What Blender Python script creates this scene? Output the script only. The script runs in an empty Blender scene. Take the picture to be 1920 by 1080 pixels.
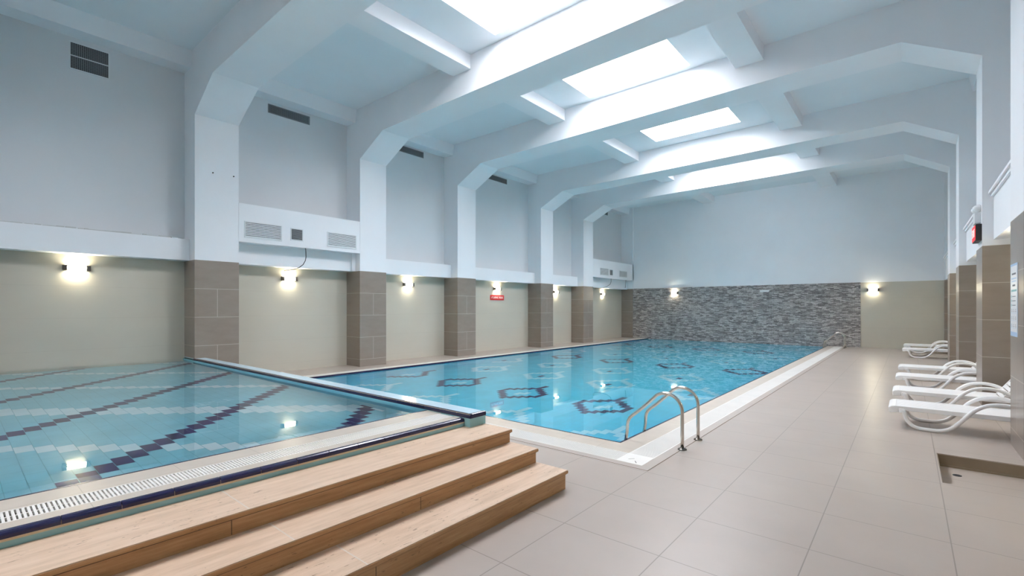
import bpy, bmesh, math, random
from mathutils import Vector, Matrix
random.seed(7)
C = bpy.context.scene.collection
SC = bpy.context.scene

# ------------------------------------------------------------------ camera
CAM_H = 1.587
FPX = 887.46
cam_d = bpy.data.cameras.new('camera')
cam = bpy.data.objects.new('camera', cam_d)
C.objects.link(cam)
cam_d.sensor_width = 36.0
cam_d.lens = FPX / 1920 * 36.0
cam_d.shift_y = (578.0 - 540.0) / 1920.0
cam_d.clip_end = 200
cam.location = (0, 0, CAM_H)
cam.rotation_euler = (math.pi / 2, 0, math.radians(39.937))
SC.camera = cam

# ------------------------------------------------------------------ render look
SC.view_settings.view_transform = 'Standard'
SC.view_settings.look = 'None'
SC.view_settings.gamma = 1.0
SC.view_settings.use_curve_mapping = False
SC.view_settings.exposure = 1.32
SC.cycles.max_bounces = 9
SC.cycles.diffuse_bounces = 6
SC.cycles.glossy_bounces = 4
SC.cycles.transmission_bounces = 6
SC.cycles.transparent_max_bounces = 8
SC.cycles.sample_clamp_indirect = 6.0
SC.cycles.caustics_reflective = True
SC.cycles.caustics_refractive = True
SC.cycles.blur_glossy = 0.5

# ------------------------------------------------------------------ sky
SKY = 16.0
world = bpy.data.worlds.new('overcast_sky')
SC.world = world
world.use_nodes = True
wb = world.node_tree.nodes['Background']
wb.inputs['Color'].default_value = (1.0, 0.955, 0.945, 1)
wb.inputs['Strength'].default_value = SKY

# skylight openings (x0, x1, y0, y1)
SKYX = (-6.28, -3.73)
SKYLIGHTS = [(5.56, 6.97), (9.22, 10.62), (13.38, 14.80), (17.05, 18.45), (19.65, 20.25), (-2.6, -1.2)]  # last two are added, unseen: one brightens the far wall, one the foreground
for i, (y0, y1) in enumerate(SKYLIGHTS):
    ld = bpy.data.lights.new('skylight_daylight', 'AREA')
    ld.shape = 'RECTANGLE'
    ld.size = SKYX[1] - SKYX[0]
    ld.size_y = y1 - y0
    ld.cycles.is_portal = True
    lo = bpy.data.objects.new('skylight_daylight', ld)
    lo.location = ((SKYX[0] + SKYX[1]) / 2, (y0 + y1) / 2, 7.47)
    C.objects.link(lo)

# ------------------------------------------------------------------ node helpers
class NT:
    def __init__(s, name):
        s.m = bpy.data.materials.new(name)
        s.m.use_nodes = True
        s.t = s.m.node_tree
        s.n = s.t.nodes
        s.b = s.n['Principled BSDF']
        s.out = s.n['Material Output']
    def new(s, kind, **kw):
        nd = s.n.new(kind)
        for k, v in kw.items():
            setattr(nd, k, v)
        return nd
    def ln(s, a, b):
        s.t.links.new(a, b)
    def val(s, sock, v):
        if isinstance(v, (int, float, tuple, list)):
            sock.default_value = v
        else:
            s.ln(v, sock)
    def math(s, op, a, b=0.0, c=0.0):
        nd = s.new('ShaderNodeMath', operation=op)
        s.val(nd.inputs[0], a); s.val(nd.inputs[1], b); s.val(nd.inputs[2], c)
        return nd.outputs[0]
    def pos(s, local=False):
        if local:
            g = s.new('ShaderNodeTexCoord').outputs['Object']
        else:
            g = s.new('ShaderNodeNewGeometry').outputs['Position']
        x = s.new('ShaderNodeSeparateXYZ')
        s.ln(g, x.inputs[0])
        return g, x.outputs[0], x.outputs[1], x.outputs[2]
    def joint(s, u, pitch, off, w):
        f = s.math('FLOORED_MODULO', s.math('SUBTRACT', u, off - w / 2), pitch)
        return s.math('LESS_THAN', f, w)
    def noise(s, vec, scale, detail=3, rough=.5, stretch=None):
        if stretch:
            mp = s.new('ShaderNodeMapping')
            mp.inputs['Scale'].default_value = stretch
            s.ln(vec, mp.inputs[0]); vec = mp.outputs[0]
        nd = s.new('ShaderNodeTexNoise')
        s.ln(vec, nd.inputs['Vector'])
        nd.inputs['Scale'].default_value = scale
        nd.inputs['Detail'].default_value = detail
        nd.inputs['Roughness'].default_value = rough
        return nd.outputs['Fac']
    def ramp(s, fac, stops):
        nd = s.new('ShaderNodeValToRGB')
        el = nd.color_ramp.elements
        while len(el) < len(stops): el.new(0.5)
        for e, (p, c) in zip(el, stops):
            e.position = p; e.color = (*c, 1)
        s.ln(fac, nd.inputs[0])
        return nd.outputs[0]
    def mix(s, fac, a, b):
        nd = s.new('ShaderNodeMix', data_type='RGBA')
        s.val(nd.inputs[0], fac)
        for i, v in ((6, a), (7, b)):
            if isinstance(v, tuple): nd.inputs[i].default_value = (*v, 1)
            else: s.ln(v, nd.inputs[i])
        return nd.outputs[2]
    def bump(s, h, strength=.3, dist=.01):
        nd = s.new('ShaderNodeBump')
        nd.inputs['Strength'].default_value = strength
        nd.inputs['Distance'].default_value = dist
        s.ln(h, nd.inputs['Height'])
        s.ln(nd.outputs[0], s.b.inputs['Normal'])
    def fin(s, color=None, rough=.5, metal=0, spec=.5):
        if color is not None:
            if isinstance(color, tuple): s.b.inputs['Base Color'].default_value = (*color, 1)
            else: s.ln(color, s.b.inputs['Base Color'])
        s.val(s.b.inputs['Roughness'], rough)
        s.b.inputs['Metallic'].default_value = metal
        s.b.inputs['Specular IOR Level'].default_value = spec
        return s.m

def plain(name, color, rough=.5, metal=0, spec=.5, var=.03):
    n = NT(name)
    g, x, y, z = n.pos()
    f = n.noise(g, 3.0, 3)
    lo = tuple(max(0, c * (1 - var)) for c in color); hi = tuple(min(1, c * (1 + var)) for c in color)
    return n.fin(n.ramp(f, [(.3, lo), (.7, hi)]), rough, metal, spec)

def m_paint(name, base, rough=.65):
    n = NT(name)
    g, x, y, z = n.pos()
    f = n.noise(g, .9, 4, .55)
    c = n.ramp(f, [(.3, tuple(v * .965 for v in base)), (.7, base)])
    n.bump(n.noise(g, 14, 4, .6), .12, .01)
    return n.fin(c, rough, spec=.25)
M = {}
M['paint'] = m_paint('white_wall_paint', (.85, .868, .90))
M['recess_wall'] = m_paint('grey_recess_wall', (.70, .72, .745))  # upper recess walls, greyer than the bands and columns
M['paint_ceiling'] = m_paint('ceiling_paint', (.79, .835, .87))

def m_grid(name, base, jcol, axes, rough=.3, var=.05, mott=1.6, stretch=None, spec=.5, local=False, jw_bump=.3):
    """axes: list of (axis index, pitch, offset, width)."""
    n = NT(name)
    g, x, y, z = n.pos(local)
    P = (x, y, z)
    j = None
    for a, p, o, w in axes:
        k = n.joint(P[a], p, o, w)
        j = k if j is None else n.math('MAXIMUM', j, k)
    f = n.noise(g, mott, 5, .6, stretch)
    c = n.ramp(f, [(.3, tuple(v * (1 - var) for v in base)), (.7, tuple(min(1, v * (1 + var)) for v in base))])
    c = n.mix(j, c, jcol)
    inv = n.math('SUBTRACT', 1.0, j)
    n.bump(inv, jw_bump, .003)
    r = rough
    return n.fin(c, r, spec=spec)
M['floor'] = m_grid('beige_floor_tile', (.425, .37, .33), (.27, .235, .205),
                    [(0, .7232, .222, .007), (1, .7115, .085, .007)], rough=.30, var=.05, mott=1.2, spec=.3)
M['wall_tile'] = m_grid('beige_wall_tile', (.55, .52, .445), (.50, .47, .40),
                        [(2, .60, .20, .005)], rough=.22, var=.03, mott=1.1, stretch=(1, .35, 1.2))

def m_column(name):
    n = NT(name)
    g, x, y, z = n.pos(local=True)
    jz = n.joint(z, .60, .20, .009)
    row = n.math('FLOORED_MODULO', n.math('FLOOR', n.math('DIVIDE', n.math('SUBTRACT', z, .20), .60)), 2.0)
    odd = n.math('LESS_THAN', n.math('ABSOLUTE', n.math('SUBTRACT', row, 0.0)), .5)
    jy = n.math('LESS_THAN', n.math('ABSOLUTE', y), .0045)
    # vertical joint sits in every second course
    jv = n.math('MULTIPLY', jy, n.math('LESS_THAN', n.math('ABSOLUTE', n.math('SUBTRACT', row, 0.0)), .5))
    j = n.math('MAXIMUM', jz, jv)
    f = n.noise(g, 2.0, 5, .6, (1, 1, 3))
    c = n.ramp(f, [(.3, (.245, .205, .175)), (.7, (.285, .24, .205))])
    c = n.mix(j, c, (.50, .45, .39))
    n.bump(n.math('SUBTRACT', 1.0, j), .3, .003)
    return n.fin(c, .28)
M['column_tile'] = m_column('brown_column_tile')

def m_stone():
    n = NT('split_stone_tile')
    g, x, y, z = n.pos()
    cb = n.new('ShaderNodeCombineXYZ')
    n.ln(x, cb.inputs[0]); n.ln(z, cb.inputs[1])
    v = cb.outputs[0]
    # wavy courses
    wv = n.noise(v, 2.2, 2, .5, (2.2, 1, 1))
    z2 = n.math('ADD', z, n.math('MULTIPLY', wv, .10))
    cb2 = n.new('ShaderNodeCombineXYZ')
    n.ln(x, cb2.inputs[0]); n.ln(z2, cb2.inputs[1])
    br = n.new('ShaderNodeTexBrick')
    br.offset = .37; br.squash = .7; br.squash_frequency = 3
    n.ln(cb2.outputs[0], br.inputs['Vector'])
    br.inputs['Scale'].default_value = 1.0
    br.inputs['Brick Width'].default_value = .21
    br.inputs['Row Height'].default_value = .042
    br.inputs['Mortar Size'].default_value = .0045
    br.inputs['Mortar Smooth'].default_value = .4
    br.inputs['Color1'].default_value = (.0, .0, .0, 1)
    br.inputs['Color2'].default_value = (1, 1, 1, 1)
    br.inputs['Mortar'].default_value = (0, 0, 0, 1)
    bw = n.new('ShaderNodeRGBToBW'); n.ln(br.outputs['Color'], bw.inputs[0])
    f2 = n.noise(v, 9, 6, .7, (1, 3.2, 1))
    f = n.math('ADD', n.math('MULTIPLY', bw.outputs[0], .42), n.math('MULTIPLY', f2, .75))
    c = n.ramp(f, [(.25, (.10, .09, .088)), (.5, (.34, .31, .305)), (.72, (.60, .56, .545)), (.92, (.82, .78, .76))])
    c = n.mix(n.math('MULTIPLY', br.outputs['Fac'], .8), c, (.035, .033, .032))
    h = n.math('SUBTRACT', n.math('ADD', n.math('MULTIPLY', bw.outputs[0], .5), f2), n.math('MULTIPLY', br.outputs['Fac'], .6))
    n.bump(h, .9, .03)
    return n.fin(c, .45)
M['stone'] = m_stone()

def m_travertine(name, c0, c1, c2, rough=.42):
    n = NT(name)
    g, x, y, z = n.pos()
    f = n.noise(g, 2.4, 8, .68, (10, 1.0, 16.0))
    c = n.ramp(f, [(.28, c0), (.5, c1), (.72, c2)])
    pits = n.noise(g, 34, 3, .6, (1.6, .45, 2.0))
    band = n.noise(g, 1.5, 2, .5, (1, .6, 3))
    p = n.math('MULTIPLY', n.math('LESS_THAN', pits, .345), n.math('GREATER_THAN', band, .47))
    c = n.mix(n.math('MULTIPLY', p, .55), c, (.14, .075, .035))
    n.bump(n.math('SUBTRACT', f, n.math('MULTIPLY', p, .6)), .25, .004)
    return n.fin(c, rough)
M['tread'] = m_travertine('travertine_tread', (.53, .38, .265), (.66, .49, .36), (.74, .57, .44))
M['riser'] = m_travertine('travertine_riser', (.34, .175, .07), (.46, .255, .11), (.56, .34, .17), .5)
M['seam'] = plain('pale_seam_grout', (.66, .58, .50), .6)
M['riser_seam'] = plain('dark_riser_seam', (.13, .08, .045), .7)

M['pool_cyan'] = plain('turquoise_pool_tile', (.095, .63, .83), .25, var=.06)
M['pool_white'] = plain('pale_pool_tile', (.50, .83, .92), .25, var=.04)
M['pool_navy'] = plain('navy_pool_tile', (.016, .010, .10), .25, var=.1)
M['pool_grout'] = plain('pool_grout', (.085, .45, .60), .6)
M['kid_cyan'] = plain('turquoise_pool_tile_shallow', (.24, .58, .70), .25, var=.06)
M['kid_white'] = plain('pale_pool_tile_shallow', (.62, .80, .86), .25, var=.04)
M['kid_grout'] = plain('pool_grout_shallow', (.11, .38, .48), .6)
M['navy_trim'] = plain('glazed_navy_trim', (.016, .016, .065), .22, var=.1)
M['teal'] = plain('teal_face_tile', (.27, .50, .53), .2, var=.05)
M['pale_blue'] = m_grid('pale_blue_top_tile', (.50, .68, .79), (.40, .55, .64), [(0, .247, .0, .004)], rough=.16, var=.03)
M['cream'] = plain('cream_grout_band', (.62, .50, .34), .5)
M['coping'] = m_grid('cream_coping_tile', (.52, .465, .40), (.36, .32, .27), [(0, .495, .22, .004), (1, .495, .02, .004)], rough=.35, var=.06, mott=4)
M['trim_beige'] = plain('taupe_edge_tile', (.42, .37, .33), .35, var=.05)
M['grate'] = plain('white_plastic_grate', (.76, .75, .72), .4)
M['channel'] = plain('gutter_channel_dark', (.10, .085, .065), .7)
M['black'] = plain('black_plastic', (.018, .018, .02), .45)
M['rubber'] = plain('dark_rubber', (.03, .028, .026), .7)
M['steel'] = plain('brushed_stainless_steel', (.62, .59, .55), .16, 1.0, var=.04)
M['chrome'] = plain('dark_chrome', (.20, .185, .17), .25, 1.0)
M['white_plastic'] = plain('white_moulded_plastic', (.86, .86, .87), .32, var=.015)
M['vent_white'] = plain('white_grille_metal', (.72, .75, .77), .4)
M['vent_grey'] = plain('grey_grille_metal', (.20, .215, .23), .45)
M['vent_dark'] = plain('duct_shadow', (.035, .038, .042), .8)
M['red'] = plain('red_sign_panel', (.55, .02, .025), .4)
M['white'] = plain('white_lettering', (.88, .88, .88), .5)
M['paper'] = plain('white_poster_paper', (.85, .87, .90), .3)
M['blue_print'] = plain('light_blue_print', (.42, .60, .82), .3)
M['teal_print'] = plain('teal_print', (.10, .42, .45), .4)
M['ink'] = plain('grey_print', (.16, .18, .22), .5)
M['brown_basin'] = plain('brown_basin_riser', (.24, .185, .125), .3, var=.12)
M['plaster_chip'] = m_paint('chipped_plaster', (.55, .56, .56))

def emis(name, col, strength):
    n = NT(name)
    n.b.inputs['Base Color'].default_value = (*col, 1)
    n.b.inputs['Emission Color'].default_value = (*col, 1)
    n.b.inputs['Emission Strength'].default_value = strength
    return n.m
M['lamp_glass'] = emis('glowing_lamp_glass', (1.0, .90, .66), 48)
M['exit_red'] = emis('lit_red_exit_panel', (.9, .015, .025), .32)
M['exit_letter'] = emis('lit_exit_lettering', (1.0, .45, .43), .5)

def m_glass():
    n = NT('skylight_glass')
    tr = n.new('ShaderNodeBsdfTransparent'); tr.inputs[0].default_value = (.97, .98, 1, 1)
    gl = n.new('ShaderNodeBsdfGlossy'); gl.inputs['Roughness'].default_value = .05
    mx = n.new('ShaderNodeMixShader'); mx.inputs[0].default_value = .05
    n.ln(tr.outputs[0], mx.inputs[1]); n.ln(gl.outputs[0], mx.inputs[2])
    n.ln(mx.outputs[0], n.out.inputs[0])
    return n.m
M['glass'] = m_glass()

def m_clear():
    n = NT('clear_lens_plastic')
    return n.fin((.86, .87, .88), .1)
M['lens'] = m_clear()

def m_water(name, ripple, scale):
    n = NT(name)
    g, x, y, z = n.pos()
    gl = n.new('ShaderNodeBsdfGlass')
    gl.inputs['IOR'].default_value = 1.333
    gl.inputs['Roughness'].default_value = 0.0
    gl.inputs['Color'].default_value = (.97, .995, 1, 1)
    f = n.noise(g, scale, 2, .45)
    b = n.new('ShaderNodeBump')
    b.inputs['Strength'].default_value = 1.0
    b.inputs['Distance'].default_value = ripple
    n.ln(f, b.inputs['Height'])
    n.ln(b.outputs[0], gl.inputs['Normal'])
    n.ln(gl.outputs[0], n.out.inputs[0])
    return n.m
M['water'] = m_water('pool_water_surface', .0003, 1.1)
M['water_kid'] = m_water('shallow_water_surface', .0016, 2.2)

# ------------------------------------------------------------------ mesh helpers
class MB:
    def __init__(s):
        s.v = []; s.f = []; s.mi = []; s.mats = []; s.sm = []
    def mat(s, m):
        if m not in s.mats: s.mats.append(m)
        return s.mats.index(m)
    def face(s, pts, m, smooth=False):
        i = len(s.v)
        s.v += [tuple(p) for p in pts]
        s.f.append(tuple(range(i, i + len(pts)))); s.mi.append(s.mat(m)); s.sm.append(smooth)
    def box(s, x0, x1, y0, y1, z0, z1, m, skip=''):
        if x0 > x1: x0, x1 = x1, x0
        if y0 > y1: y0, y1 = y1, y0
        i = len(s.v)
        s.v += [(x0, y0, z0), (x1, y0, z0), (x1, y1, z0), (x0, y1, z0), (x0, y0, z1), (x1, y0, z1), (x1, y1, z1), (x0, y1, z1)]
        for k, f in (('b', (0, 3, 2, 1)), ('t', (4, 5, 6, 7)), ('f', (0, 1, 5, 4)), ('r', (1, 2, 6, 5)), ('k', (2, 3, 7, 6)), ('l', (3, 0, 4, 7))):
            if k in skip: continue
            s.f.append(tuple(i + q for q in f)); s.mi.append(s.mat(m)); s.sm.append(False)
    def prism(s, prof, axis, a0, a1, m, smooth=False):
        """prof: list of 2-D points (counter-clockwise), extruded along axis 'x' or 'y'."""
        def P(p, a):
            return (a, p[0], p[1]) if axis == 'x' else (p[0], a, p[1])
        i = len(s.v); n = len(prof)
        s.v += [P(p, a0) for p in prof] + [P(p, a1) for p in prof]
        k = s.mat(m)
        for q in range(n):
            r = (q + 1) % n
            s.f.append((i + q, i + r, i + n + r, i + n + q)); s.mi.append(k); s.sm.append(smooth)
        s.f.append(tuple(i + q for q in reversed(range(n)))); s.mi.append(k); s.sm.append(False)
        s.f.append(tuple(i + n + q for q in range(n))); s.mi.append(k); s.sm.append(False)
    def tube(s, pts, ra, rb, m, n=12, up=(0, 1, 0), caps=True):
        """sweep an ellipse/round bar (ra across 'up', rb along 'up') along pts."""
        pts = [Vector(p) for p in pts]
        up = Vector(up)
        i0 = len(s.v); k = s.mat(m)
        for q, p in enumerate(pts):
            a = pts[max(0, q - 1)]; b = pts[min(len(pts) - 1, q + 1)]
            t = (b - a).normalized()
            side = t.cross(up)
            if side.length < 1e-4: side = t.cross(Vector((1, 0, 0)))
            side.normalize(); u2 = side.cross(t).normalized()
            for j in range(n):
                an = 2 * math.pi * j / n
                s.v.append(tuple(p + side * math.cos(an) * ra + u2 * math.sin(an) * rb))
        for q in range(len(pts) - 1):
            for j in range(n):
                a = i0 + q * n + j; b = i0 + q * n + (j + 1) % n
                s.f.append((a, b, b + n, a + n)); s.mi.append(k); s.sm.append(True)
        if caps:
            s.f.append(tuple(i0 + j for j in reversed(range(n)))); s.mi.append(k); s.sm.append(False)
            e = i0 + (len(pts) - 1) * n
            s.f.append(tuple(e + j for j in range(n))); s.mi.append(k); s.sm.append(False)
    def lathe(s, prof, c, m, n=24, axis='z'):
        """prof: (radius, height) list."""
        i0 = len(s.v); k = s.mat(m)
        for r, h in prof:
            for j in range(n):
                an = 2 * math.pi * j / n
                q = (r * math.cos(an), r * math.sin(an), h)
                if axis == 'x': q = (h, r * math.cos(an), r * math.sin(an))
                if axis == 'y': q = (r * math.cos(an), h, r * math.sin(an))
                s.v.append((c[0] + q[0], c[1] + q[1], c[2] + q[2]))
        for q in range(len(prof) - 1):
            for j in range(n):
                a = i0 + q * n + j; b = i0 + q * n + (j + 1) % n
                s.f.append((a, b, b + n, a + n)); s.mi.append(k); s.sm.append(True)
        s.f.append(tuple(i0 + j for j in reversed(range(n)))); s.mi.append(k); s.sm.append(False)
        e = i0 + (len(prof) - 1) * n
        s.f.append(tuple(e + j for j in range(n))); s.mi.append(k); s.sm.append(False)
    def build(s, name, parent=None, loc=(0, 0, 0), bevel=0, fixn=True):
        me = bpy.data.meshes.new(name)
        me.from_pydata([(a - loc[0], b - loc[1], c - loc[2]) for a, b, c in s.v], [], s.f)
        for m in s.mats: me.materials.append(m)
        me.polygons.foreach_set('material_index', s.mi)
        me.polygons.foreach_set('use_smooth', s.sm)
        if fixn:
            bm = bmesh.new(); bm.from_mesh(me)
            bmesh.ops.recalc_face_normals(bm, faces=bm.faces)
            bm.to_mesh(me); bm.free()
        me.update()
        o = bpy.data.objects.new(name, me)
        C.objects.link(o)
        if parent is None:
            o.location = loc
        else:
            o.parent = parent
            o.location = Vector(loc)
        if bevel:
            b = o.modifiers.new('bevel', 'BEVEL'); b.width = bevel; b.segments = 2; b.limit_method = 'ANGLE'; b.harden_normals = False
        return o

def tag(o, label=None, cat=None, group=None, kind=None):
    if label: o['label'] = label
    if cat: o['category'] = cat
    if group: o['group'] = group
    if kind: o['kind'] = kind
    return o
def struct(o, label=None, cat=None):
    o['kind'] = 'structure'
    return tag(o, label, cat)
def empty(name, loc=(0, 0, 0), label=None, cat=None, group=None):
    o = bpy.data.objects.new(name, None)
    o.empty_display_size = .1
    o.location = loc
    C.objects.link(o)
    return tag(o, label, cat, group)
def copy_tree(o, parent=None):
    c = o.copy(); C.objects.link(c); c.parent = parent
    for ch in list(o.children): copy_tree(ch, c)
    return c
def text_mesh(name, body, size, m, parent, loc, rot, depth=.002, xs=1.0):
    cu = bpy.data.curves.new(name, 'FONT')
    cu.body = body; cu.size = size; cu.extrude = depth; cu.align_x = 'CENTER'; cu.align_y = 'CENTER'
    t = bpy.data.objects.new(name, cu); C.objects.link(t)
    dg = bpy.context.evaluated_depsgraph_get()
    me = bpy.data.meshes.new_from_object(t.evaluated_get(dg))
    me.name = name
    bpy.data.objects.remove(t)
    me.materials.clear(); me.materials.append(m)
    o = bpy.data.objects.new(name, me); C.objects.link(o)
    o.parent = parent; o.location = loc; o.rotation_euler = rot; o.scale = (xs, 1, 1)
    return o

# ------------------------------------------------------------------ key dimensions
XL, XR = -11.38, .92          # column faces
WL, WR = -12.04, 1.60         # recess walls
YB, YF = 23.8, -5.0           # far wall, wall behind the camera
ZC, ZT = 7.0, 2.60            # ceiling, top of the tiled zone
COLS = [(-4.70, -3.85), (-.55, .30), (3.31, 4.16), (7.18, 8.02), (10.80, 11.65), (15.41, 16.27), (18.68, 19.54)]

# ------------------------------------------------------------------ walls
def wall_side(name, x0, x1):
    b = MB()
    b.box(x0, x1, YF - .3, YB + .3, -.3, ZT, M['wall_tile'])
    b.box(x0, x1, YF - .3, YB + .3, ZT, ZC + .3, M['recess_wall'])
    return struct(b.build(name))
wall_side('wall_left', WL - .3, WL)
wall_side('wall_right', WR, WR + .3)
b = MB()
b.box(WL, WR, YB, YB + .3, -1.5, ZT + .03, M['wall_tile'])
b.box(WL, WR, YB, YB + .3, ZT + .03, ZC + .3, M['paint'])
struct(b.build('wall_back'))
b = MB()
b.box(WL, WR, YF - .3, YF, -.3, ZT, M['wall_tile'])
b.box(WL, WR, YF - .3, YF, ZT, ZC + .3, M['paint'])
struct(b.build('wall_front'))
b = MB()
b.box(-11.38, -1.485, YB - .035, YB, -.05, 2.635, M['stone'])
tag(struct(b.build('stone_cladding')), 'grey split-stone cladding panel on the far wall behind the large pool', 'wall cladding')

# ceiling with skylight shafts
b = MB()
ys = [YF - .3]
for y0, y1 in sorted(SKYLIGHTS): ys += [y0, y1]
ys.append(YB + .3)
b.box(WL - .3, SKYX[0], YF - .3, YB + .3, ZC, ZC + .3, M['paint_ceiling'])
b.box(SKYX[1], WR + .3, YF - .3, YB + .3, ZC, ZC + .3, M['paint_ceiling'])
for k in range(0, len(ys), 2):
    b.box(SKYX[0], SKYX[1], ys[k], ys[k + 1], ZC, ZC + .3, M['paint_ceiling'])
struct(b.build('ceiling'))
for i, (y0, y1) in enumerate(SKYLIGHTS):  # the two added, unseen openings get curbs and panes too
    e = empty('window_%d' % (i + 1), ((SKYX[0] + SKYX[1]) / 2, (y0 + y1) / 2, ZC + .3))
    e['kind'] = 'structure'
    cx, cy, cz = e.location
    s = MB()
    t = .08
    s.box(SKYX[0] - t - cx, SKYX[0] - cx, y0 - t - cy, y1 + t - cy, 0, .16, M['white'])
    s.box(SKYX[1] - cx, SKYX[1] + t - cx, y0 - t - cy, y1 + t - cy, 0, .16, M['white'])
    s.box(SKYX[0] - cx, SKYX[1] - cx, y0 - t - cy, y0 - cy, 0, .16, M['white'])
    s.box(SKYX[0] - cx, SKYX[1] - cx, y1 - cy, y1 + t - cy, 0, .16, M['white'])
    s.build('skylight_curb', e)
    g = MB()
    g.box(SKYX[0] - cx, SKYX[1] - cx, y0 - cy, y1 - cy, .10, .112, M['glass'])
    g.build('glass_pane', e)

# ------------------------------------------------------------------ columns and roof beams
def column(side, y0, y1):
    cy = (y0 + y1) / 2
    if side == 'L': x0, x1 = WL, XL
    else: x0, x1 = XR, WR
    b = MB()
    b.box(x0, x1, y0, y1, 0, ZT, M['column_tile'])
    b.box(x0, x1, y0 + .004, y1 - .004, ZT, 5.9, M['paint'], skip='b')
    o = b.build('column', loc=(x0 if side == 'R' else x1, cy, 0))
    return struct(o, None, None)
for y0, y1 in COLS:
    column('L', y0, y1)
    column('R', y0, y1)
# corner pilasters at the far wall
b = MB(); b.box(WL, XL, 23.72, YB, 0, ZT + .03, M['column_tile']); b.box(WL, XL, 23.72, YB, ZT + .03, ZC, M['paint'])
struct(b.build('column', loc=(XL, 23.76, 0)))
b = MB(); b.box(1.02, WR, 23.60, YB, 0, ZT + .03, M['column_tile']); b.box(1.02, WR, 23.60, YB, ZT + .03, ZC, M['paint'])
struct(b.build('column', loc=(1.02, 23.7, 0)))

def roof_beam(y0, y1):
    # profile in x-z, underside haunched at both ends
    p = [(WL, 5.63), (XL, 5.63), (-10.34, 6.16), (-5.0, 6.23), (-.10, 6.28), (XR, 5.70), (WR, 5.70), (WR, ZC), (WL, ZC)]
    b = MB(); b.prism(p, 'y', y0, y1, M['paint'])
    return struct(b.build('roof_beam'))
for y0, y1 in COLS: roof_beam(y0 + .002, y1 - .002)

# girders running between the roof beams, edge beams along the walls
edges = [YF] + [v for c in COLS for v in c] + [YB]
bays = [(edges[k], edges[k + 1]) for k in range(0, len(edges), 2)]
for a, c in bays:
    for gx0, gx1 in ((-7.70, -7.17), (-2.83, -2.28)):
        b = MB(); b.box(gx0, gx1, a, c, 6.70, ZC, M['paint'], skip='t')
        struct(b.build('ceiling_girder'))
    b = MB(); b.prism([(WL, 6.68), (-11.60, 6.66), (-11.54, ZC), (WL, ZC)], 'y', a, c, M['paint'])
    struct(b.build('edge_beam'))
    b = MB(); b.prism([(WR, 6.66), (1.15, 6.66), (1.09, ZC), (WR, ZC)], 'y', a, c, M['paint'])
    struct(b.build('edge_beam'))

# lintel bands between the columns
BX = -11.70
BR = 1.05
for k, (a, c) in enumerate(bays):
    boxed = k in (3, 7)
    b = MB()
    if boxed:
        b.box(WL, BX, a, c, ZT, 3.075, M['paint'], skip='t')
        b.box(WL, XL, a, c, 3.07, 3.93, M['paint'])
        if k == 3:   # small return beside the far column
            b.box(BX, BX + .10, c - .10, c, ZT, 3.07, M['paint'])
    else:
        b.box(WL, BX, a, c, ZT, 3.03 if k != 2 else 3.05, M['paint'])
    struct(b.build('lintel_band'))
    b = MB()
    b.box(BR, WR, a, c, 2.69 if k < 7 else 2.63, 3.38, M['paint'])
    struct(b.build('lintel_band'))
    # small stepped cornice on the right-hand bands
    b = MB()
    b.box(BR - .03, BR + .06, a, c, 3.38, 3.43, M['paint'])
    b.box(BR - .06, BR + .06, a, c, 3.43, 3.47, M['paint'])
    struct(b.build('trim_%d' % (k + 1)))

# chipped plaster edge on the near left band
b = MB()
y = YF
b = MB()
yy = .31
while yy < 3.2:
    L = random.uniform(.05, .22)
    h = random.uniform(.008, .028)
    b.box(BX - .06, BX - random.uniform(.0, .012), yy, min(yy + L, 3.29), 3.05, 3.05 + h, M['plaster_chip'])
    yy += L + (random.uniform(0, .03) if random.random() < .4 else 0)
tag(b.build('plaster_edge'), 'chipped grey plaster edge along the top of the near left wall band', 'plaster edge')

# ------------------------------------------------------------------ floor deck
PX0, PX1, PY0, PY1 = -10.53, -2.62, 5.12, 23.78      # big pool water rectangle
GX0, GX1, GY0 = -10.88, -1.95, 4.39                   # outer edge of the overflow surround
b = MB()
T = -.35
PIT = (.238, 1.12, 5.82, 6.97)
F = M['floor']
b.box(GX1, PIT[0], YF, YB, T, 0, F)
b.box(PIT[0], WR, YF, PIT[2], T, 0, F)
b.box(PIT[0], WR, PIT[3], YB, T, 0, F)
b.box(PIT[1], WR, PIT[2], PIT[3], T, 0, F)
b.box(-3.0, GX1, YF, GY0, T, 0, F)
b.box(WL, -3.0, 3.45, GY0, T, 0, F)
b.box(WL, GX0, GY0, YB, T, 0, F)
struct(b.build('floor'))

# foot bath sunk in the deck
e = empty('foot_bath', (.68, 6.4, -.13), 'shallow sunken foot bath with brown edge cut into the beige deck', 'foot bath')
L = e.location
b = MB()
b.box(PIT[0] - L.x, PIT[1] - L.x, PIT[2] - L.y, PIT[3] - L.y, -.06, .0, M['floor'])
b.box(PIT[0] - L.x, PIT[1] - L.x, PIT[2] - L.y, 6.12 - L.y, 0, .012, M['floor'])
b.build('basin_floor', e)
b = MB()
b.box(PIT[0] - L.x, PIT[1] - L.x, PIT[3] - .008 - L.y, PIT[3] - L.y, 0, .122, M['brown_basin'])
b.box(PIT[0] - L.x, PIT[1] - L.x, PIT[3] - .022 - L.y, PIT[3] - .008 - L.y, 0, .018, M['brown_basin'])
b.box(PIT[0] - L.x, PIT[0] + .008 - L.x, PIT[2] - L.y, PIT[3] - L.y, 0, .122, M['brown_basin'])
b.box(PIT[1] - .008 - L.x, PIT[1] - L.x, PIT[2] - L.y, PIT[3] - L.y, 0, .122, M['brown_basin'])
b.build('basin_wall', e)
b = MB(); b.lathe([(.036, .0), (.036, .004), (.024, .004), (.024, .002)], (.385 - L.x, 6.66 - L.y, 0), M['black'], 20)
b.build('drain', e)

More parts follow.
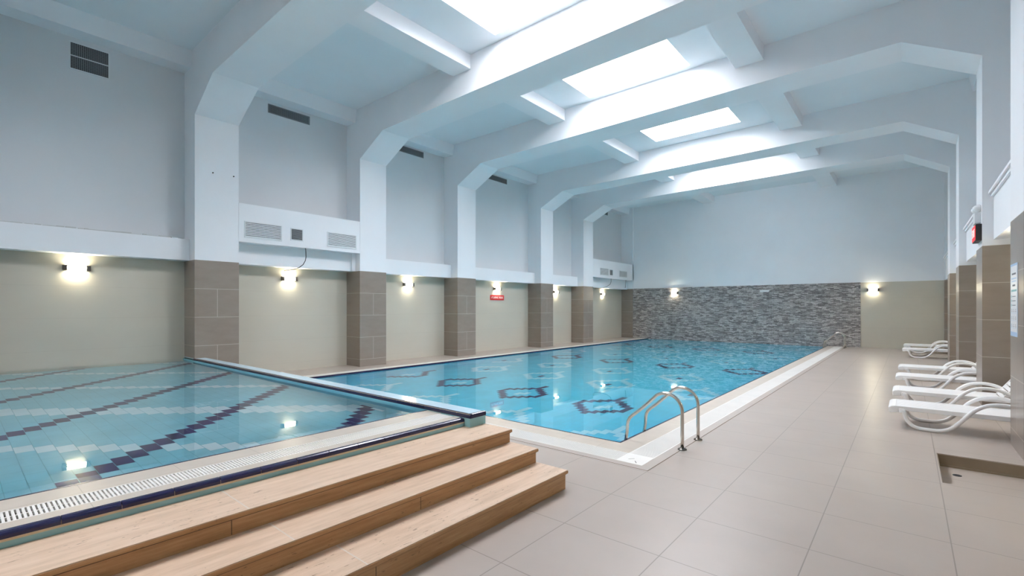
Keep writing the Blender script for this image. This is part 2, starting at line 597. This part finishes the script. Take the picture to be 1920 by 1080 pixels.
# ------------------------------------------------------------------ pool basins
def tiles(b, x0, x1, y0, y1, z, pl, pw, kind, mats, g=.004, along='x'):
    """running-bond tile field: long side pl along 'along', every course (width pw) shifted half a tile."""
    cy_, w_, n_, gr_ = mats
    b.face([(x0, y0, z - .004), (x1, y0, z - .004), (x1, y1, z - .004), (x0, y1, z - .004)], gr_)
    if along == 'x': a0, a1, c0, c1 = x0, x1, y0, y1
    else: a0, a1, c0, c1 = y0, y1, x0, x1
    for j in range(math.floor(c0 / pw), math.ceil(c1 / pw)):
        ca = max(j * pw, c0); cb = min((j + 1) * pw, c1)
        if cb - ca < .01: continue
        off = (j % 2) * pl / 2
        for k in range(math.floor((a0 - off) / pl), math.ceil((a1 - off) / pl)):
            la = max(off + k * pl, a0); lb = min(off + (k + 1) * pl, a1)
            if lb - la < .01: continue
            lc = off + (k + .5) * pl; cc = (j + .5) * pw
            q = kind(lc, cc, j, k) if along == 'x' else kind(cc, lc, j, k)
            m = (cy_, w_, n_)[q]
            p, t, u, v = la + g / 2, lb - g / 2, ca + g / 2, cb - g / 2
            if along == 'x': b.face([(p, u, z), (t, u, z), (t, v, z), (p, v, z)], m)
            else: b.face([(u, p, z), (v, p, z), (v, t, z), (u, t, z)], m)

# children's pool: navy diagonals one way, pale diagonals the other
def kid_kind(x, y, j, k):
    d = (x + y + 3.93 + 40 * 2.16 + .12) % 2.16
    if d < .24: return 2
    d = (x - y + 6.06 + 40 * 2.16 + .12) % 2.16
    if d < .24: return 1
    return 0
KX0, KX1, KY0, KY1 = WL, -3.94, -4.8, 3.29
KZ = .485
b = MB()
tiles(b, KX0, KX1, KY0, KY1, KZ - .42, .24, .12, kid_kind, (M['kid_cyan'], M['kid_white'], M['pool_navy'], M['kid_grout']))
b.box(KX1, KX1 + .03, KY0, KY1, KZ - .45, .47, M['kid_cyan'])
b.box(KX1 - .006, KX1 + .012, KY0, KY1, .462, .5015, M['navy_trim'])
b.box(KX0, KX1, KY0 - .03, KY0, KZ - .45, .48, M['kid_cyan'])
struct(b.build('childrens_pool_basin', fixn=False), None, None)
b = MB()
for (wx0, wy0, wx1, wy1) in ((KX0, .302, XL, KY1), (KX0, -3.848, XL, -.552), (XL, KY0, KX1 - .006, KY1)):
    b.face([(wx0, wy0, KZ), (wx1, wy0, KZ), (wx1, wy1, KZ), (wx0, wy1, KZ)], M['water_kid'])
tag(b.build('childrens_pool_water', fixn=False), 'still clear water filling the raised shallow pool at left', 'water', kind='stuff')

# big pool
BZ = -.03
FZ = BZ - 1.2
PW, PL = .12375, .24176            # course width (x) and tile length (y)
FRAME = [(-4, 1), (-3, 2), (-2, 3), (-1, 4), (0, 5), (0, 7), (1, 4), (2, 3), (3, 2), (4, 1), (4, -1),
         (3, -2), (2, -3), (1, -4), (0, -5), (-1, -4), (-2, -3), (-3, -2), (-4, -1)]
cell_kind = {}
for r_ in range(0, 10):
    fy = 6.14 + 2.055 * r_
    dark = r_ % 3 == 1
    for k in range(5):
        fx = (-3.52 if r_ % 2 == 0 else -4.51) - 1.98 * k
        J = math.floor(fx / PW)
        # tile (0, 1) sits in course J; half-tile index along y
        def put(u, v, q):
            j = J + u
            o_ = (j % 2) * PL / 2
            yc = fy + v * PL / 2
            k_ = round((yc - o_) / PL - .5 + KOFF)
            cell_kind[(j, k_)] = q
        o0 = (J % 2) * PL / 2
        t_ = (fy + PL / 2 - o0) / PL - .5
        KOFF = round(t_) - t_
        for u, v in FRAME: put(u, v, 2 if dark else 1)
        put(0, -1, 1 if dark else 2)
        if dark: put(1, 0, 1)
def big_kind(x, y, j, k): return cell_kind.get((j, k), 0)
b = MB()
tiles(b, PX0, PX1, PY0, PY1, FZ, PL, PW, big_kind, (M['pool_cyan'], M['pool_white'], M['pool_navy'], M['pool_grout']), along='y')
for (x0, x1, y0, y1) in ((PX1, PX1 + .05, PY0 - .05, PY1), (PX0 - .05, PX0, PY0 - .05, PY1), (PX0, PX1, PY0 - .05, PY0), (PX0, PX1, PY1, PY1 + .02)):
    b.box(x0, x1, y0, y1, FZ - .02, -.045, M['pool_cyan'])
    b.box(x0, x1, y0, y1, -.045, -.006, M['navy_trim'])
struct(b.build('main_pool_basin', fixn=False))
b = MB()
b.face([(PX0, PY0, BZ), (PX1, PY0, BZ), (PX1, PY1, BZ), (PX0, PY1, BZ)], M['water'])
tag(b.build('main_pool_water', fixn=False), 'calm blue water of the large tiled pool below the deck edge', 'water', kind='stuff')

# surround of the big pool
b = MB()
cp = M['coping']
b.box(PX1 + .0, -2.35, 4.80, YB - .04, -.12, 0, cp)
b.box(PX0 - .06, PX1, 4.80, PY0, -.12, 0, cp)
b.box(-10.60, PX0, PY0, YB - .04, -.12, 0, cp)
b.box(-2.06, GX1, GY0, YB - .04, -.12, .0, M['trim_beige'])
b.box(GX0, -2.06, GY0, 4.50, -.12, .0, M['trim_beige'])
b.box(GX1 - .005, GX1 + .003, GY0 - .003, YB - .04, -.02, .0012, M['riser_seam'])
b.box(GX0, GX1 + .003, GY0 - .003, GY0 + .005, -.02, .0012, M['riser_seam'])
b.box(-2.35, -2.06, 4.50, YB - .04, -.12, -.06, M['channel'])
b.box(GX0, -2.35, 4.50, 4.80, -.12, -.06, M['channel'])
b.box(-10.86, -10.60, 4.80, YB - .04, -.12, -.06, M['channel'])
nv = M['navy_trim']
b.box(PX1 - .004, PX1 + .022, PY0 - .022, YB - .04, -.03, .0015, nv)
b.box(PX0 - .022, PX1, PY0 - .022, PY0 + .004, -.03, .0015, nv)
b.box(PX0 - .018, PX0 + .004, PY0, YB - .04, -.03, .0015, nv)
struct(b.build('pool_coping'))

def grate(name, x0, x1, y0, y1, z, along, label, pitch=.02, solid=.55, rib=True, base=(0, 0, 0)):
    b = MB()
    g = M['grate']
    if along == 'y':
        b.box(x0, x0 + .012, y0, y1, z - .02, z, g); b.box(x1 - .012, x1, y0, y1, z - .02, z, g)
        if rib: b.box((x0 + x1) / 2 - .006, (x0 + x1) / 2 + .006, y0, y1, z - .018, z - .004, g)
        y = y0
        while y < y1 - pitch * .5:
            b.box(x0 + .012, x1 - .012, y, y + pitch * solid, z - .018, z - .001, g, skip='b')
            y += pitch
    else:
        b.box(x0, x1, y0, y0 + .012, z - .02, z, g); b.box(x0, x1, y1 - .012, y1, z - .02, z, g)
        if rib: b.box(x0, x1, (y0 + y1) / 2 - .006, (y0 + y1) / 2 + .006, z - .018, z - .004, g)
        x = x0
        while x < x1 - pitch * .5:
            b.box(x, x + pitch * solid, y0 + .012, y1 - .012, z - .018, z - .001, g, skip='b')
            x += pitch
    return tag(b.build(name, loc=((x0 + x1) / 2, (y0 + y1) / 2, z), fixn=False), label, 'drain grate')
grate('overflow_grate', -2.35, -2.06, 4.80, YB - .05, .0, 'y', 'long white overflow grate along the right side of the large pool', solid=.7)
grate('overflow_grate', -10.86, -2.35, 4.50, 4.80, .0, 'x', 'white overflow grate along the near end of the large pool', solid=.66)
grate('overflow_grate', -10.86, -10.60, 4.80, YB - .05, .0, 'y', 'white overflow grate along the left column side of the large pool', solid=.8)
e = empty('grate_corner_plate', (-2.205, 4.65, 0), 'solid white corner plate where the two pool grates meet near the ladder', 'corner plate')
b = MB(); b.box(-.145, .145, -.15, .15, -.02, .001, M['grate']); b.build('plate', e, bevel=.003)
for (px, py, an) in ((-.03, -.02, .9), (.05, -.09, 2.2)):
    c, s_ = math.cos(an), math.sin(an)
    w, l = .004, .035
    b = MB()
    b.face([(px + x * c - y * s_, py + x * s_ + y * c, .0022) for x, y in ((-l, -w), (l, -w), (l, w), (-l, w))], M['black'])
    b.build('slot', e, fixn=False)


# ------------------------------------------------------------------ raised edge of the children's pool
SY = 3.49                     # far end of the steps
b = MB()
b.box(KX1, -3.71, KY0, 3.29, .30, .50, M['coping'])
b.box(-3.71, -3.51, KY0, 3.29, .30, .44, M['channel'])
b.box(-3.51, -3.405, KY0, 3.29, .30, .50, M['coping'])
b.box(-3.95, -3.37, KY0, 3.29, 0, .30, M['teal'])
b.box(-3.40, -3.37, KY0, 3.29, .30, .452, M['teal'])
b.box(-3.402, -3.368, KY0, 3.29, .452, .466, M['cream'])
struct(b.build('pool_kerb'))
b = MB()
prof = [(-3.405, .466), (-3.366, .466), (-3.366, .484), (-3.372, .494), (-3.384, .500), (-3.405, .502)]
yy = SY - .2
ys = []
y = 3.29
first = True
while y > KY0 + .1:
    y2 = y - .2475 * (1 if not first else .75)
    first = False
    b.prism(prof, 'y', y2 + .002, y - .002, M['navy_trim'])
    y = y2
b.box(-3.402, -3.374, KY0, 3.285, .467, .486, M['cream'])
tag(b.build('navy_edge_trim'), 'glazed navy edge tiles along the raised pool rim above the steps', 'edge trim')
grate('overflow_grate', -3.71, -3.51, KY0, 3.27, .50, 'y', 'white slotted overflow grate on the raised rim of the shallow pool', solid=.58)

# divider wall
b = MB()
b.box(WL, -3.29, 3.31, 3.51, -.1, .525, M['teal'])
b.box(WL, -3.94, 3.288, 3.31, KZ - .45, .505, M['kid_cyan'])
b.box(-3.94, -3.29, 3.288, 3.31, .3, .505, M['teal'])
b.box(WL, -3.30, 3.305, 3.505, .525, .545, M['pale_blue'])
struct(b.build('divider_wall'))
b = MB()
prof2 = [(3.288, .505), (3.288, .532), (3.293, .542), (3.303, .547), (3.318, .547), (3.318, .505)]
x = -11.40
while x < -3.35:
    x2 = min(x + .2475, -3.285)
    b.prism(prof2, 'x', x + .002, x2 - .002, M['navy_trim'])
    x = x2
prof3 = [(-3.320, .505), (-3.284, .505), (-3.284, .532), (-3.290, .542), (-3.300, .547), (-3.320, .547)]
b.prism(prof3, 'y', 3.300, 3.512, M['navy_trim'])
b.box(-11.4, -3.29, 3.292, 3.316, .506, .543, M['cream'])
tag(b.build('navy_edge_trim'), 'glazed navy edge tiles along the top of the wall dividing the two pools', 'edge trim')

# ------------------------------------------------------------------ steps
e = empty('pool_steps', (-2.85, -.65, 0), 'three broad travertine steps rising to the raised shallow pool', 'steps')
levels = [(-2.31, 0, .165), (-2.635, .165, .295), (-2.95, .295, .42)]
off = Vector((2.85, .65, 0))
for k, (x, z0, z1) in enumerate(levels):
    back = [-2.635, -2.95, -3.37][k]
    b = MB()
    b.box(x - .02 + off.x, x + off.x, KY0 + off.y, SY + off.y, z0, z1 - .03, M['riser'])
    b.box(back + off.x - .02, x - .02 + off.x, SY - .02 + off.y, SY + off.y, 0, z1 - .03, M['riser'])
    sy = [1.56, 2.145, 1.04][k] + off.y
    b.box(x + off.x - .002, x + off.x + .0008, sy - .0025, sy + .0025, z0 + .004, z1 - .03, M['riser_seam'])
    b.build('riser', e)
    b = MB()
    b.box(back + off.x - .005, x - .014 + off.x, KY0 + off.y, SY - .016 + off.y, z1 - .032, z1 - .0062, M['tread'])
    b.box(x - .014 + off.x, x + .018 + off.x, KY0 + off.y, SY + .016 + off.y, z1 - .028, z1 - .0061, M['riser'])
    b.box(back + off.x - .005, x - .014 + off.x, SY - .016 + off.y, SY + .016 + off.y, z1 - .028, z1 - .0061, M['riser'])
    b.box(back + off.x - .005, x + .014 + off.x, KY0 + off.y, SY + .013 + off.y, z1 - .006, z1, M['tread'])
    b.box(x - .004 + off.x, x + .008 + off.x, KY0 + off.y, SY + .006 + off.y, z1 - .036, z1 - .028, M['riser_seam'])
    o = b.build('tread', e)
    b = MB()
    ty = [1.50, 1.245, 1.13][k] + off.y
    b.box(back + off.x + .004, x + .013 + off.x, ty - .004, ty + .004, z1 - .004, z1 + .0006, M['seam'])
    b.build('tread_seam', e)
b = MB()
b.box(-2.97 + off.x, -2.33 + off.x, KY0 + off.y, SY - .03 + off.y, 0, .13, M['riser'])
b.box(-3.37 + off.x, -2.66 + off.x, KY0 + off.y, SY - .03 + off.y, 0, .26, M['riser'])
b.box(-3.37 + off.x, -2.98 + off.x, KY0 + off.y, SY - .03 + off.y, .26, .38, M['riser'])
b.build('step_core', e)

# ------------------------------------------------------------------ pool ladders
def arc(c, r, a0, a1, n):
    return [(c[0] + r * math.cos(math.radians(a0 + (a1 - a0) * i / n)), c[1] + r * math.sin(math.radians(a0 + (a1 - a0) * i / n))) for i in range(n + 1)]
def ladder(x, y, label):
    e = empty('pool_ladder', (x, y, 0), label, 'pool ladder', 'stainless pool ladders')
    # profile relative to the deck foot, x negative towards the water
    prof = [(0, 0), (0, .15), (0, .30), (0, .40)] + arc((-.19, .42), .19, 0, 125, 14)
    prof += [(-.40, .475), (-.52, .365)] + [(-.60, .30), (-.635, .265), (-.655, .225), (-.665, .18), (-.67, .10), (-.695, -.05), (-.705, -.2), (-.705, -1.0)]
    for s in (0, .52):
        b = MB()
        b.tube([(p[0], s, p[1]) for p in prof], .019, .019, M['steel'], 14)
        r = b.build('rail', e)
        b = MB()
        b.lathe([(.050, 0), (.050, .006), (.044, .013), (.026, .016), (.022, .020)], (0, s, 0), M['chrome'], 22)
        b.build('flange', r)
    for k, z in enumerate((-.28, -.54, -.80)):
        b = MB(); b.box(-.745, -.665, .015, .505, z, z + .025, M['white_plastic'])
        b.build('step', e, bevel=.004)
    return e
ladder(-1.945, 5.30, 'stainless steel pool ladder at the near right corner of the large pool')
ladder(-1.945, 22.75, 'small distant pool ladder beside the grey stone wall')

# ------------------------------------------------------------------ sun loungers
def smooth(pts, n=6):
    out = []
    P = [pts[0]] + list(pts) + [pts[-1]]
    for i in range(1, len(P) - 2):
        p0, p1, p2, p3 = P[i - 1:i + 3]
        for k in range(n):
            t = k / n
            out.append(tuple(.5 * ((2 * p1[a]) + (-p0[a] + p2[a]) * t + (2 * p0[a] - 5 * p1[a] + 4 * p2[a] - p3[a]) * t * t + (-p0[a] + 3 * p1[a] - 3 * p2[a] + p3[a]) * t ** 3) for a in range(2)))
    out.append(tuple(pts[-1]))
    return out
def make_lounger():
    e = empty('sun_lounger', (0, 0, 0))
    W = .64
    wp = M['white_plastic']
    # local x runs from foot end (0) to head, floor at z 0
    rail = smooth([(.145, .245), (.157, .205), (.185, .115), (.235, .055), (.30, .028), (.40, .024), (.50, .028), (.60, .068), (.68, .150), (.76, .255), (.83, .335), (.92, .395), (1.02, .420), (1.13, .418), (1.24, .385), (1.34, .31), (1.41, .20), (1.46, .10), (1.52, .035), (1.62, .024)])
    for s in (0.0, W):
        b = MB()
        b.tube([(p[0], s, p[1]) for p in rail], .024, .020, wp, 12)
        b.build('side_frame', e)
    # seat: two long edge beams, a rolled foot end and cross slats
    b = MB()
    for s in (.035, W - .035):
        b.prism([(0.03, .235), (1.50, .235), (1.50, .275), (1.22, .292), (.06, .292), (.015, .280), (.0, .262)], 'y', s - .024, s + .024, wp)
    q = .074
    while q < W - .09:
        b.box(.06, 1.21, q, q + .050, .266, .288, wp)
        q += .0575
    for x in (.2, .5, .8, 1.1):
        b.box(x, x + .03, .05, W - .05, .25, .268, wp)
    seat = b.build('seat', e, bevel=.006)
    b = MB()
    b.prism([(-.005, .20), (.02, .195), (.10, .205), (.10, .222), (.075, .292), (.02, .287), (-.012, .262)], 'y', .012, W - .012, wp)
    for s in (.0, W - .03):
        b.box(.10, .155, s, s + .03, .205, .262, wp)
    b.build('foot_end', seat, bevel=.01)
    b = MB()
    a = math.radians(56)
    def rot(u, w): return (1.22 + u * math.cos(a) - w * math.sin(a), .262 + u * math.sin(a) + w * math.cos(a))
    for s in (.04, W - .04):
        q = [rot(0, -.018), rot(.62, -.018), rot(.66, .0), rot(.62, .026), rot(0, .026)]
        b.prism(q, 'y', s - .022, s + .022, wp)
    u = .02
    while u < .6:
        q = [rot(u, .0), rot(u + .05, .0), rot(u + .05, .02), rot(u, .02)]
        b.prism(q, 'y', .06, W - .06, wp)
        u += .064
    q = [rot(.60, -.012), rot(.68, -.004), rot(.68, .018), rot(.60, .03)]
    b.prism(q, 'y', .03, W - .03, wp)
    b.build('backrest', e, bevel=.005)
    return e
proto = make_lounger()
LG = [(-.195, 8.10, 'white plastic sun lounger nearest the foot bath, beside the poster column'),
      (-.185, 9.66, 'white plastic sun lounger second nearest, just before the column with the red exit sign'),
      (-.180, 11.78, 'white plastic sun lounger third from the foot bath, just past the exit sign column'),
      (-.165, 13.70, 'white plastic sun lounger fourth from the foot bath, farther of the middle pair'),
      (-.140, 19.80, 'white plastic sun lounger in the far pair, the nearer of those two'),
      (-.120, 22.10, 'white plastic sun lounger closest to the far beige wall')]
for i, (x, y, lab) in enumerate(LG):
    o = proto if i == 0 else copy_tree(proto)
    o.location = (x, y, 0)
    tag(o, lab, 'sun lounger', 'white sun loungers along the right columns')

# ------------------------------------------------------------------ wall lamps
def make_lamp():
    e = empty('wall_lamp', (0, 0, 0))
    # local: wall plane at x 0, lamp faces +x, length along y
    b = MB(); b.box(0, .03, -.15, .15, -.03, .03, M['chrome']); b.build('back_plate', e)
    for s in (-1, 1):
        b = MB(); b.box(.005, .095, s * .165 - .032, s * .165 + .032, -.05, .05, M['chrome']); b.build('end_cap', e, bevel=.003)
    b = MB(); b.box(.03, .085, -.133, .133, -.035, .035, M['lamp_glass']); b.build('glass_shade', e)
    return e
lp = make_lamp()
LAMPS = [(WL, 1.57, 2.343, 0, 'glowing wall lamp above the shallow pool, left of the first column'),
         (WL, 5.56, 2.33, 0, 'glowing wall lamp under the boxed vent panel, right of the first column'),
         (WL, 9.28, 2.325, 0, 'glowing wall lamp between the second and third left columns'),
         (WL, 13.46, 2.32, 0, 'glowing wall lamp directly above the red warning sign'),
         (WL, 17.38, 2.31, 0, 'glowing wall lamp between the fourth and fifth left columns'),
         (WL, 21.58, 2.31, 0, 'glowing wall lamp in the last left bay before the stone wall'),
         (-9.12, YB - .035, 2.36, -90, 'glowing wall lamp on the dark grey stone wall'),
         (-1.08, YB, 2.32, -90, 'glowing wall lamp on the plain beige part of the far wall'),
         (WR, 5.56, 2.33, 180, 'wall lamp in the right recess beside the foot bath'),
         (WR, 9.40, 2.33, 180, 'wall lamp in the right recess above the two nearest loungers'),
         (WR, 13.46, 2.33, 180, 'wall lamp in the right recess above the middle loungers'),
         (WR, 17.38, 2.33, 180, 'wall lamp in the right recess between the farther right columns'),
         (WR, 21.58, 2.33, 180, 'wall lamp in the far right recess above the last loungers')]
for i, (x, y, z, r, lab) in enumerate(LAMPS):
    o = lp if i == 0 else copy_tree(lp)
    o.location = (x, y, z); o.rotation_euler = (0, 0, math.radians(r))
    tag(o, lab, 'wall lamp', 'glowing box wall lamps')

# ------------------------------------------------------------------ vents
def vent(x, y0, y1, z0, z1, label, fm, sm, rows=None, vertical=False, pitch=.022, group=None, mid=False):
    e = empty('vent_grille', (x, (y0 + y1) / 2, (z0 + z1) / 2), label, 'vent grille', group)
    w = (y1 - y0) / 2; h = (z1 - z0) / 2; t = .022
    b = MB()
    b.box(0, .014, -w, w, h - t, h, fm); b.box(0, .014, -w, w, -h, -h + t, fm)
    b.box(0, .014, -w, -w + t, -h + t, h - t, fm); b.box(0, .014, w - t, w, -h + t, h - t, fm)
    if mid: b.box(0, .013, -w + t, w - t, -.008, .008, fm)
    b.build('frame', e)
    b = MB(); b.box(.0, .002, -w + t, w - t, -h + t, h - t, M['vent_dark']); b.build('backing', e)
    b = MB()
    if vertical:
        q = -w + t
        while q < w - t:
            b.box(.002, .009, q, q + pitch * .4, -h + t, h - t, sm); q += pitch
        q = -h + t
        while q < h - t:
            b.box(.002, .008, -w + t, w - t, q, q + pitch * .22, sm); q += pitch
    else:
        q = -h + t + .004
        while q < h - t - .004:
            b.prism([(.002, q + .002), (.012, q - .003), (.013, q + pitch * .5), (.003, q + pitch * .66)], 'y', -w + t, w - t, sm)
            q += pitch
    b.build('louvre', e)
    return e
GV = 'dark grilles high in the left wall recesses'
vent(WL, 1.465, 2.06, 6.075, 6.60, 'square grey vent grille high on the near left wall', M['vent_white'], M['vent_grey'], vertical=True, pitch=.03, mid=True)
vent(WL, 5.06, 6.11, 6.39, 6.605, 'long dark vent strip between the first and second left columns', M['vent_grey'], M['vent_grey'], vertical=True, pitch=.03)
vent(WL, 8.86, 9.91, 6.44, 6.63, 'long dark vent strip between the second and third left columns', M['vent_grey'], M['vent_grey'], vertical=True, pitch=.03)
vent(WL, 13.0, 14.06, 6.43, 6.62, 'long dark vent strip between the third and fourth left columns', M['vent_grey'], M['vent_grey'], vertical=True, pitch=.03)
vent(WL, 21.1, 22.15, 6.43, 6.64, 'dark vent strip in the last left bay near the far wall', M['vent_grey'], M['vent_grey'], vertical=True, pitch=.03)
vent(XL, 4.27, 5.10, 3.17, 3.54, 'wide white louvred grille at the left of the boxed wall panel', M['vent_white'], M['vent_white'], pitch=.036)
vent(XL, 5.30, 5.61, 3.22, 3.52, 'small square grey louvred grille in the middle of the boxed wall panel', M['vent_white'], M['vent_grey'], pitch=.036)
vent(XL, 6.24, 7.07, 3.17, 3.54, 'wide white louvred grille at the right of the boxed wall panel', M['vent_white'], M['vent_white'], pitch=.036)
vent(XL, 20.2, 21.03, 3.19, 3.54, 'distant white grille, left one on the last boxed panel', M['vent_white'], M['vent_white'], pitch=.03)
vent(XL, 21.15, 21.47, 3.22, 3.52, 'distant small grey grille in the middle of the last boxed panel', M['vent_white'], M['vent_grey'], pitch=.03)
vent(XL, 22.17, 23.05, 3.19, 3.53, 'distant white grille, right one on the last boxed panel', M['vent_white'], M['vent_white'], pitch=.03)

# cables hanging from the boxed panels
def cable(pts, label):
    b = MB(); b.tube(pts, .009, .009, M['rubber'], 8, up=(1, 0, 0))
    return tag(b.build('hanging_cable'), label, 'cable')
cable([(-11.40, 5.68, 3.08), (-11.40, 5.69, 2.98), (-11.41, 5.70, 2.86), (-11.45, 5.70, 2.76), (-11.52, 5.68, 2.67), (-11.62, 5.63, 2.60), (-11.72, 5.56, 2.555), (-11.86, 5.48, 2.54), (-12.03, 5.45, 2.535)],
      'loose dark cable hanging below the first boxed vent panel')
cable([(-11.40, 21.35, 3.08), (-11.41, 21.36, 2.92), (-11.46, 21.34, 2.78), (-11.58, 21.2, 2.66), (-11.74, 21.0, 2.585), (-12.03, 20.8, 2.56)],
      'loose dark cable hanging below the last boxed vent panel')
cable([(-11.40, 22.95, 3.08), (-11.41, 22.95, 2.90), (-11.43, 22.96, 2.72), (-11.45, 22.96, 2.66)], 'short dark cable end beside the far corner')

# wall anchors left on the first white column
for (yy, zz, lab) in ((3.646, 4.478, 'small dark wall anchor on the first white column, left one'), (4.052, 4.485, 'small dark wall anchor on the first white column, right one')):
    b = MB(); b.lathe([(.014, 0), (.012, .02), (.006, .03)], (0, 0, 0), M['black'], 10, axis='x')
    o = b.build('wall_anchor'); o.location = (XL, yy, zz)
    tag(o, lab, 'wall anchor')

# ------------------------------------------------------------------ signs
e = empty('warning_sign', (WL, 13.49, 1.993), 'red rectangular sign with white lettering on the beige wall', 'sign')
b = MB(); b.box(0, .012, -.39, .39, -.095, .095, M['red']); b.build('panel', e)
text_mesh('lettering', 'ATLAMAK YASAK', .115, M['white'], e, (.0135, 0, 0), (math.pi / 2, 0, math.pi / 2), xs=.74)

e = empty('exit_sign', (XR, 11.08, 2.83), 'red lit exit sign box on the white column above the loungers', 'exit sign')
b = MB(); b.box(-.075, -.0, -.26, .26, -.135, .135, M['black']); b.build('housing', e, bevel=.004)
b = MB(); b.box(-.079, -.075, -.24, .24, -.118, .118, M['exit_red']); b.build('lit_panel', e)
text_mesh('lettering', 'EXIT', .19, M['exit_letter'], e, (-.081, 0, 0), (math.pi / 2, 0, -math.pi / 2), xs=1.0)

e = empty('emergency_light', (XR, 11.10, 3.07), 'white twin-head emergency light mounted above the exit sign', 'emergency light')
b = MB(); b.box(-.075, 0, -.15, .15, -.075, .10, M['vent_white']); b.build('housing', e, bevel=.006)
for s in (-1, 1):
    b = MB()
    b.tube([(-.04, s * .09, .10), (-.04, s * .09, .135)], .012, .012, M['vent_white'], 10, up=(0, 1, 0))
    b.lathe([(.02, -.045), (.048, -.02), (.060, .02), (.060, .045), (.045, .058), (.012, .064)], (-.055, s * .10, .175), M['lens'], 18, axis='x')
    h = b.build('lamp_head', e)

e = empty('emergency_light', (-4.985, YB - .035, 2.37), 'small white emergency light on the grey stone wall', 'emergency light')
b = MB(); b.box(-.19, .19, -.05, 0, -.035, .045, M['white_plastic']); b.build('housing', e, bevel=.006)
b = MB(); b.box(-.17, .17, -.055, -.048, -.055, -.02, M['lens']); b.build('diffuser', e)

# poster on the nearest right column
e = empty('poster', (XR, 7.73, 1.68), 'white pool rules poster with pale blue border on the nearest right column', 'poster')
b = MB(); b.box(-.006, 0, -.225, .225, -.41, .41, M['paper']); b.build('sheet', e)
b = MB()
X = -.0072
def pr(y0, y1, z0, z1, m): b.face([(X, y0, z0), (X, y1, z0), (X, y1, z1), (X, y0, z1)], m)
pr(-.225, .225, .385, .41, M['blue_print']); pr(-.225, .225, -.41, -.36, M['blue_print'])
pr(-.225, -.205, -.36, .385, M['blue_print']); pr(.205, .225, -.36, .385, M['blue_print'])
b.build('border', e, fixn=False)
b = MB()
for (y0, y1, z0, z1, m) in ((-.13, .13, .285, .305, 'ink'), (-.16, .16, .235, .25, 'blue_print'), (-.14, .14, .205, .218, 'blue_print'), (-.09, .09, .155, .175, 'ink')):
    pr(y0, y1, z0, z1, M[m])
for q in range(6): pr(-.17 + q * .058, -.17 + q * .058 + .042, .095, .118, M['teal_print'])
for q in range(3):
    pr(.13, .16, .03 - q * .05, .055 - q * .05, M['teal_print'])
    pr(-.12, .10, .037 - q * .05, .045 - q * .05, M['ink'])
b.build('heading_print', e, fixn=False)
for r in range(3):
    for c in range(3):
        b = MB()
        cy = -.12 + c * .12; cz = -.13 - r * .085
        # little pictograms: head, body and a wavy base
        n = 10
        b.face([(X, cy + .010 * math.cos(2 * math.pi * k / n), cz + .022 + .010 * math.sin(2 * math.pi * k / n)) for k in range(n)], M['ink'])
        pr(cy - .022, cy + .010, cz - .004, cz + .008, M['ink'])
        pr(cy - .03, cy + .03, cz - .020, cz - .014, M['blue_print'])
        b.build('pictogram', e, fixn=False)
